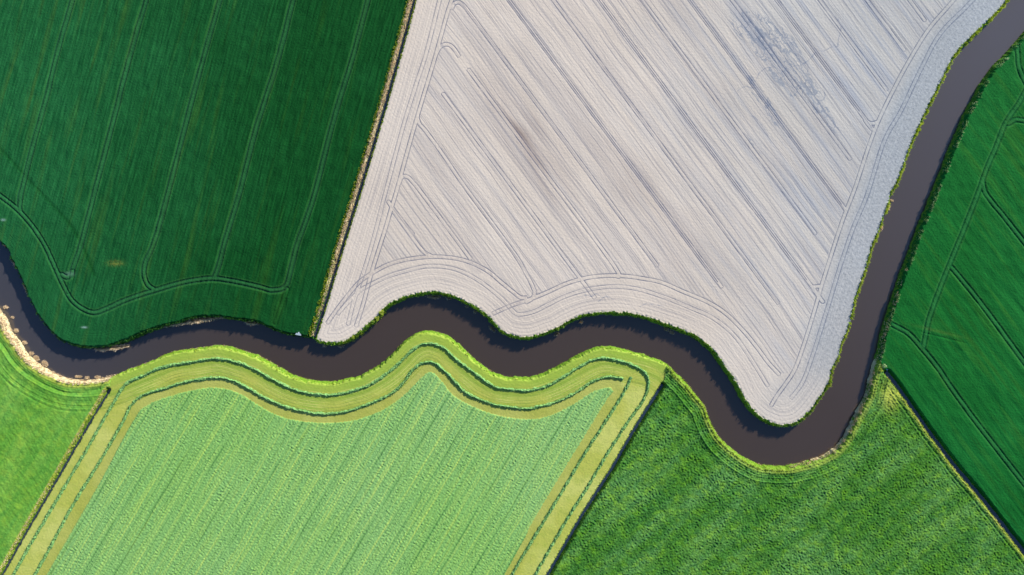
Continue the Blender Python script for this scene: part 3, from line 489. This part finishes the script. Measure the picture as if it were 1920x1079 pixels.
strip('ditch_grass', 'yellowish grass on the pasture side of the narrow ditch', L_YEL, [dict(path=D2, o1=-7.5, o2=-3, dens=1.6, seed=43), dict(path=D2, o1=3, o2=5, dens=0.5, seed=44)], 0.26, 8, 0.2, 0.045, 9)
strip('ditch_reeds', 'thin tan reeds on the pasture side of the narrow ditch', L_REED, [dict(path=D2, o1=-7, o2=-3, dens=1.3, seed=45, gap=0.15)], 0.28, 8, 0.2, 0.045, 10)
strip('ditch_grass', 'low grass along the ditch of the tufted meadow', L_YEL, [dict(path=D3, o1=-5, o2=-3.5, dens=0.9, seed=46), dict(path=D3, o1=3.5, o2=5.5, dens=1.2, seed=47)][:1], 0.22, 8, 0.15, 0.04, 11)
strip('ditch_grass', 'dark grass on the meadow side of its left hand ditch', L_GRASS, [dict(path=D3, o1=3.5, o2=6.5, dens=1.3, seed=47)], 0.5, 8, 0.2, 0.045, 12)
strip('ditch_grass', 'bright yellow grass along the ditch at the right hand crop', L_YEL, [dict(path=D4, o1=-7, o2=-3.2, dens=2.0, seed=48)], 0.6, 8, 0.2, 0.045, 13)
strip('ditch_reeds', 'pale reeds scattered along the ditch at the right hand crop', L_REED, [dict(path=D4, o1=-6, o2=-3.5, dens=1.0, seed=49, gap=0.45)], 0.6, 8, 0.2, 0.045, 14)
strip('reed_fringe', 'thin pale reed line at the water edge of the mown field', L_REED, [dict(path=SB, o1=-1.6, o2=0.6, dens=0.8, seed=53, gap=0.3, xr=lambda x, y: (x > 205) & (x < 700)), dict(path=SB, o1=-1.6, o2=0.6, dens=0.5, seed=54, gap=0.45, xr=lambda x, y: (x >= 800) & (x < 1480) & (y > 600))], 0.5, 7, 0.15, 0.045, 16)
# ------------------------------------------------------------------ reed tussocks standing in the water
def tussock(x, y, rx, ry, ang, h, label, seed, mat=L_REED, name='reed_tussock', cat='reeds', group='reed tussocks standing in the river', dens=26, z=-2.52):
    r = np.random.default_rng(seed); n = max(8, int(rx*ry*S*S*4*dens*1.1)); q = np.sqrt(r.uniform(0, 1, n)); a = r.uniform(0, 2*np.pi, n); u, v = q*np.cos(a)*rx, q*np.sin(a)*ry
    c, s_ = math.cos(R(ang)), math.sin(R(ang)); px, py = x+u*c-v*s_, y+u*s_+v*c
    V, F, rn = blades(px, py, h*(1.15-0.5*q), 7, 0.14, 0.05, seed, z=np.full(n, z), lean=0.55)
    ox, oy = to_w(x, y); V = V-np.array([ox, oy, z], np.float32)
    o = mesh_obj(name, V, F, mat, attrs={'rnd': rn}, smooth=False); o.location = (float(ox), float(oy), z); return tag(o, label, cat, group)
TU = [(2,577,5,3,15,'small reed tuft in open water at the left photo edge'), (15,596,3,2,10,'tiny round reed tuft alone in open water near the left edge'),
 (22,621,4.5,4,0,'reed clump bulging from the pale bank below the tiny round tuft'), (38,644,5,3.5,20,'reed clump touching the pale bank between two bends of the left shore'),
 (51,664,4.5,3,10,'oval reed clump, first of the row breaking off the pale bank'), (60,673,6,4,35,'double reed clump, middle one of the row off the pale bank'),
 (76,683,7,4.5,40,'largest oval reed clump off the pale bank'), (139,708,7.5,2.2,2,'long flat reed clump at the foot of the pale bank'),
 (156,710,4,2.6,0,'small round reed clump between two flat ones at the pale bank foot'), (176,709,6,2.4,0,'flat reed clump nearest the narrow ditch')]
for i, (x, y, a_, b_, g_, lab) in enumerate(TU): tussock(x, y, a_, b_, g_, 0.55, lab, 100+i, dens=34)
TU2 = [(3,460,5,2,40,0.9,'reed clump in shade at the left photo edge under the cereal field'), (24,494,11,2.6,64,1.6,'upper long reed bed along the shaded cereal field shore'),
 (45,541,15,2.6,64,1.6,'lower long reed bed along the shaded cereal field shore'), (365,601,75,1.4,-9,2.2,'very long thin reed bed edging the cereal field shore before the bend'),
 (205,653,32,1.2,-6,2.2,'thin broken reed bed at the lowest point of the cereal field shore'), (470,606,12,1.0,6,2.2,'short reed wisp in the shade right of the very long thin bed')]
for i, (x, y, a_, b_, g_, h_, lab) in enumerate(TU2): tussock(x, y, a_, b_, g_, h_, lab, 130+i, group='reed beds on the cereal field shore')
TU3 = [(812,557,14,1.8,2,'long reed raft in the shade under the round soil headland'), (840,560,5,1.2,8,'short reed raft right of the long one under the round headland'), (875,575,2.5,1.5,20,'single reed tuft in shade where the headland shore turns down'),
 (606,649,2.5,1.6,0,'reed tuft in shade just right of the ditch mouth'), (637,649,6,1.5,-5,'reed tuft in shade below the tip of the bare soil'), (923,618,7,1.8,45,'slanting reed tuft in the deep shade of the second bend'),
 (1044,627,5,1.8,-20,'reed tuft under the bushy shore left of the soil arch'), (1090,605,4,1.4,-15,'reed tuft below the left shoulder of the soil arch'), (1252,617,4,3,20,'pale reed tuft on the shore right of the soil arch'), (1262,624,5,1.6,20,'low reed tuft just below the pale one right of the arch'),
 (890,585,3,1.2,30,'tiny reed tuft above the slanting one in the second bend')]
for i, (x, y, a_, b_, g_, lab) in enumerate(TU3): tussock(x, y, a_, b_, g_, 1.3, lab, 150+i, group='reed tufts in the shade below the bare soil field')
TU4 = [(1657,427,4.5,5.5,20,'round tan reed clump halfway down the sunlit east shore'), (1671,389,4,6,20,'tan reed clump above the round one on the sunlit shore'), (1677,375,4,1.6,0,'thin reed wisp pointing out from the sunlit shore'), (1652,436,4,1.2,-20,'reed wisp just below the round tan clump'),
 (1730,241,3.5,2.5,0,'yellow reed clump above the green weed patch'), (1745,207,3,4,20,'yellow reed clump on the shore two clumps above the weed patch'), (1735,228,3,3,10,'yellow reed clump between two others above the weed patch'), (1754,180,3,5,25,'tall narrow reed clump on the upper sunlit shore'),
 (1600,598,3,3,0,'small reed clump on the lower sunlit shore'), (1590,627,3,3.5,0,'reed clump on the sunlit shore near the soil tip'), (1873,22,5,2.5,-50,'reed clump at the top right corner of the soil shore'),
 (1306,747,3,1.4,10,'reed wisp off the meadow shore right of the ditch head'), (1322,768,2.5,1.3,10,'lower reed wisp off the meadow shore')]
for i, (x, y, a_, b_, g_, lab) in enumerate(TU4): tussock(x, y, a_, b_, g_, 0.7, lab, 180+i, mat=L_REED if i in (0,1,2,3,8,11,12) else L_YEL, group='reed clumps on the sunlit shore')
tussock(1718, 272, 7, 5.5, 20, 0.18, 'grey green floating weed patch against the sunlit east shore', 210, mat=L_GREY, name='floating_weed', cat='water weed', group=None, dens=16)
# bushes on the shore
def bush(x, y, rad, h, label, seed, mat):
    z = float(max(ground_z(np.array([x]), np.array([y]))[0], -2.5)); r = np.random.default_rng(seed); ox, oy = to_w(x, y)
    root = bpy.data.objects.new('bush', None); scene.collection.objects.link(root); root.location = (float(ox), float(oy), z); tag(root, label, 'bush', 'bushes on the river banks')
    n = 420; d = r.standard_normal((n, 3)); d /= np.linalg.norm(d, axis=1)[:, None]; d[:, 2] = np.abs(d[:, 2]); q = r.uniform(0.45, 1, n)**0.6
    lob = 1+0.3*np.sin(3*np.arctan2(d[:, 1], d[:, 0])+seed)+0.15*r.standard_normal(n)
    c = d*q[:, None]*lob[:, None]*np.array([rad, rad, h])+[0, 0, 0.15*h]
    a, b = r.standard_normal((n, 3)), r.standard_normal((n, 3)); a /= np.linalg.norm(a, axis=1)[:, None]; b = np.cross(a, b); b /= np.linalg.norm(b, axis=1)[:, None]
    s_ = r.uniform(0.06, 0.13, (n, 1)); V = np.stack([c-a*s_, c-b*s_*.6, c+a*s_, c+b*s_*.6], 1).reshape(-1, 3)
    mesh_obj('crown', V, np.arange(4*n).reshape(-1, 4), mat, root, {'rnd': np.repeat(r.uniform(0, 1, n), 4)}, False)
    SV, SF = [], []
    for k in range(5):
        t = r.uniform(0, 2*np.pi); e_ = np.array([math.cos(t)*rad*.5, math.sin(t)*rad*.5, h*.8]); m = len(SV)
        for zc, rr in ((0, .035), (0.5, .025), (1, .008)):
            for j in range(5): SV.append(e_*zc+np.array([math.cos(j*1.2566)*rr, math.sin(j*1.2566)*rr, -0.1*(zc == 0)]))
        for l_ in range(2):
            for j in range(5): SF.append((m+l_*5+j, m+l_*5+(j+1) % 5, m+(l_+1)*5+(j+1) % 5, m+(l_+1)*5+j))
    mesh_obj('stem', SV, SF, L_REED, root, {'rnd': np.zeros(len(SV))})
BU = [(716,586,0.95,1.0,'large yellow green bush on the shore left of the round soil headland',L_YEL), (707,597,0.8,0.8,'second yellow green bush just below the large one on that shore',L_YEL), (699,604,0.65,0.6,'dark green bush below the two yellow ones',L_GRASS), (688,612,0.7,0.6,'green bush fourth from the headland on the sloping shore',L_GRASS), (676,622,0.6,0.6,'low green bush midway down the sloping shore',L_GRASS), (662,633,0.6,0.5,'low yellow green bush near the lower end of the sloping shore',L_YEL),
 (1055,612,0.7,0.6,'green bush on the shore left of the soil arch',L_GRASS), (1046,617,0.7,0.6,'green bush beside another at the foot of the soil arch',L_GRASS), (1254,692,0.8,0.9,'dark bush at the head of the meadow ditch by the river',L_GRASS), (1262,704,0.7,0.7,'smaller dark bush below the one at the ditch head',L_GRASS),
 (1656,686,0.8,0.8,'green bush at the corner where two fields meet the right bank',L_GREY), (1650,694,0.8,0.7,'pale green bush left of the right hand ditch head',L_YEL)]
for i, b_ in enumerate(BU): bush(*b_[:5], 300+i, b_[5])
# ------------------------------------------------------------------ windrows of cut grass
nH = NT('windrow_hay'); hv = nH.noise(2.2, detail=5, rough=0.75)
M_H = nH.done(nH.mix(nH.rng(hv, 0.3, 0.7), (0.06, 0.18, 0.05), (0.24, 0.44, 0.15)), 0.8, nH.noise(4, detail=4, rough=0.7), 0.15)
def windrow(path, label, seed, hw=2.3, h=0.45):
    P = smooth_path(path, 1.0); r = np.random.default_rng(seed)
    T = np.gradient(P, axis=0); T /= np.hypot(T[:, 0], T[:, 1])[:, None]; Nn = np.stack([T[:, 1], -T[:, 0]], 1); n, m = len(P), 9
    u = np.linspace(-1, 1, m); prof = (1-u*u)**0.8
    sm = lambda a, k: np.apply_along_axis(lambda c: np.convolve(c, np.ones(k)/k, 'same'), 0, a)
    wv = 1+0.9*(sm(r.standard_normal((n, 1)), 5)); ht = 1+1.2*sm(r.standard_normal((n, m)), 3); off = 1.2*sm(r.standard_normal((n, 1)), 9)
    O = (u[None, :]*hw*np.clip(wv, 0.75, 1.4)+off); px = P[:, 0:1]+Nn[:, 0:1]*O; py = P[:, 1:2]+Nn[:, 1:2]*O
    z = ground_z(px.ravel(), py.ravel()).reshape(n, m)*0.5+prof[None, :]*h*np.clip(ht, 0.75, 1.5)-0.03*(np.abs(u) == 1)
    wx, wy = to_w(px, py); V = np.stack([wx, wy, z], -1).reshape(-1, 3); i = np.arange(n-1)[:, None]; j = np.arange(m-1)[None, :]
    F = np.stack([i*m+j, (i+1)*m+j, (i+1)*m+j+1, i*m+j+1], -1).reshape(-1, 4)
    root = bpy.data.objects.new('windrow', None); scene.collection.objects.link(root); root.location = (float(wx[n//2, 4]), float(wy[n//2, 4]), 0)
    loc = np.array(root.location, np.float32); tag(root, label, 'windrow', 'windrows of cut grass in the mown field')
    mesh_obj('grass_ridge', V-loc, F, M_H, root)
    x, y = along(path=P, o1=-hw*1.15, o2=hw*1.15, dens=2.2, seed=seed); Vb, Fb, rn = blades(x, y, 0.3, 6, 0.2, 0.05, seed, z=np.full(len(x), 0.15), lean=0.9)
    mesh_obj('loose_grass', Vb-loc, Fb, L_HAY, root, {'rnd': rn}, False)
windrow(WR_OUT, 'long outer windrow of cut grass following the river and both ditches', 401)
windrow(WR_IN, 'inner windrow of cut grass closer to the light green middle', 402)
windrow(WR_R, 'straight windrow of cut grass down the right hand side', 403)
# ------------------------------------------------------------------ small concrete pieces
def prism(name, profile, length, mat, parent, loc=(0,0,0), rot=0, bevel=0.03):
    import bmesh
    bm = bmesh.new(); vs = [bm.verts.new((x, -length/2, z)) for x, z in profile]; f = bm.faces.new(vs)
    ex = bmesh.ops.extrude_face_region(bm, geom=[f]); bmesh.ops.translate(bm, vec=(0, length, 0), verts=[v for v in ex['geom'] if isinstance(v, bmesh.types.BMVert)])
    bmesh.ops.recalc_face_normals(bm, faces=bm.faces); bmesh.ops.bevel(bm, geom=bm.edges[:], offset=bevel, segments=2, affect='EDGES')
    me = bpy.data.meshes.new(name); bm.to_mesh(me); bm.free(); me.materials.append(mat); o = bpy.data.objects.new(name, me); scene.collection.objects.link(o); o.parent = parent; o.location = loc; o.rotation_euler = (0, 0, rot); return o
nC = NT('pale_concrete'); M_CON = nC.done(nC.mix(nC.noise(3, detail=4), (0.20, 0.27, 0.34), (0.32, 0.39, 0.43)), 0.8, nC.noise(8, detail=3), 0.02)
nP = NT('dark_pipe'); M_PIPE = nP.done((0.05, 0.05, 0.055), 0.5)
def culvert(x, y, rot, sc, label, z):
    ox, oy = to_w(x, y); root = bpy.data.objects.new('culvert', None); scene.collection.objects.link(root); root.location = (float(ox), float(oy), z); root.rotation_euler = (0, 0, rot); root.scale = (sc,)*3
    tag(root, label, 'culvert', 'small concrete culverts at the water')
    prism('slab', [(-.5,0),(.5,0),(.5,.18),(-.5,.24)], 1.9, M_CON, root); prism('head_wall', [(-.12,-1.2),(.12,-1.2),(.12,.4),(-.12,.4)], 2.1, M_CON, root, (-.64,0,0))
    V, F = [], []
    for k, xx in enumerate((-1.1, -0.765)):
        for j in range(16): V.append((xx, math.cos(j*math.pi/8)*.25, -.55+math.sin(j*math.pi/8)*.25))
    F = [(j, (j+1) % 16, 16+(j+1) % 16, 16+j) for j in range(16)]
    mesh_obj('pipe', V, F, M_PIPE, root)
culvert(560.5, 625, R(80), 1.0, 'pale bluish concrete slab at the river edge left of the ditch mouth', 0.35)
culvert(1664, 693, R(-40), 0.45, 'tiny pale concrete headwall at the top end of the right hand ditch', -0.1)
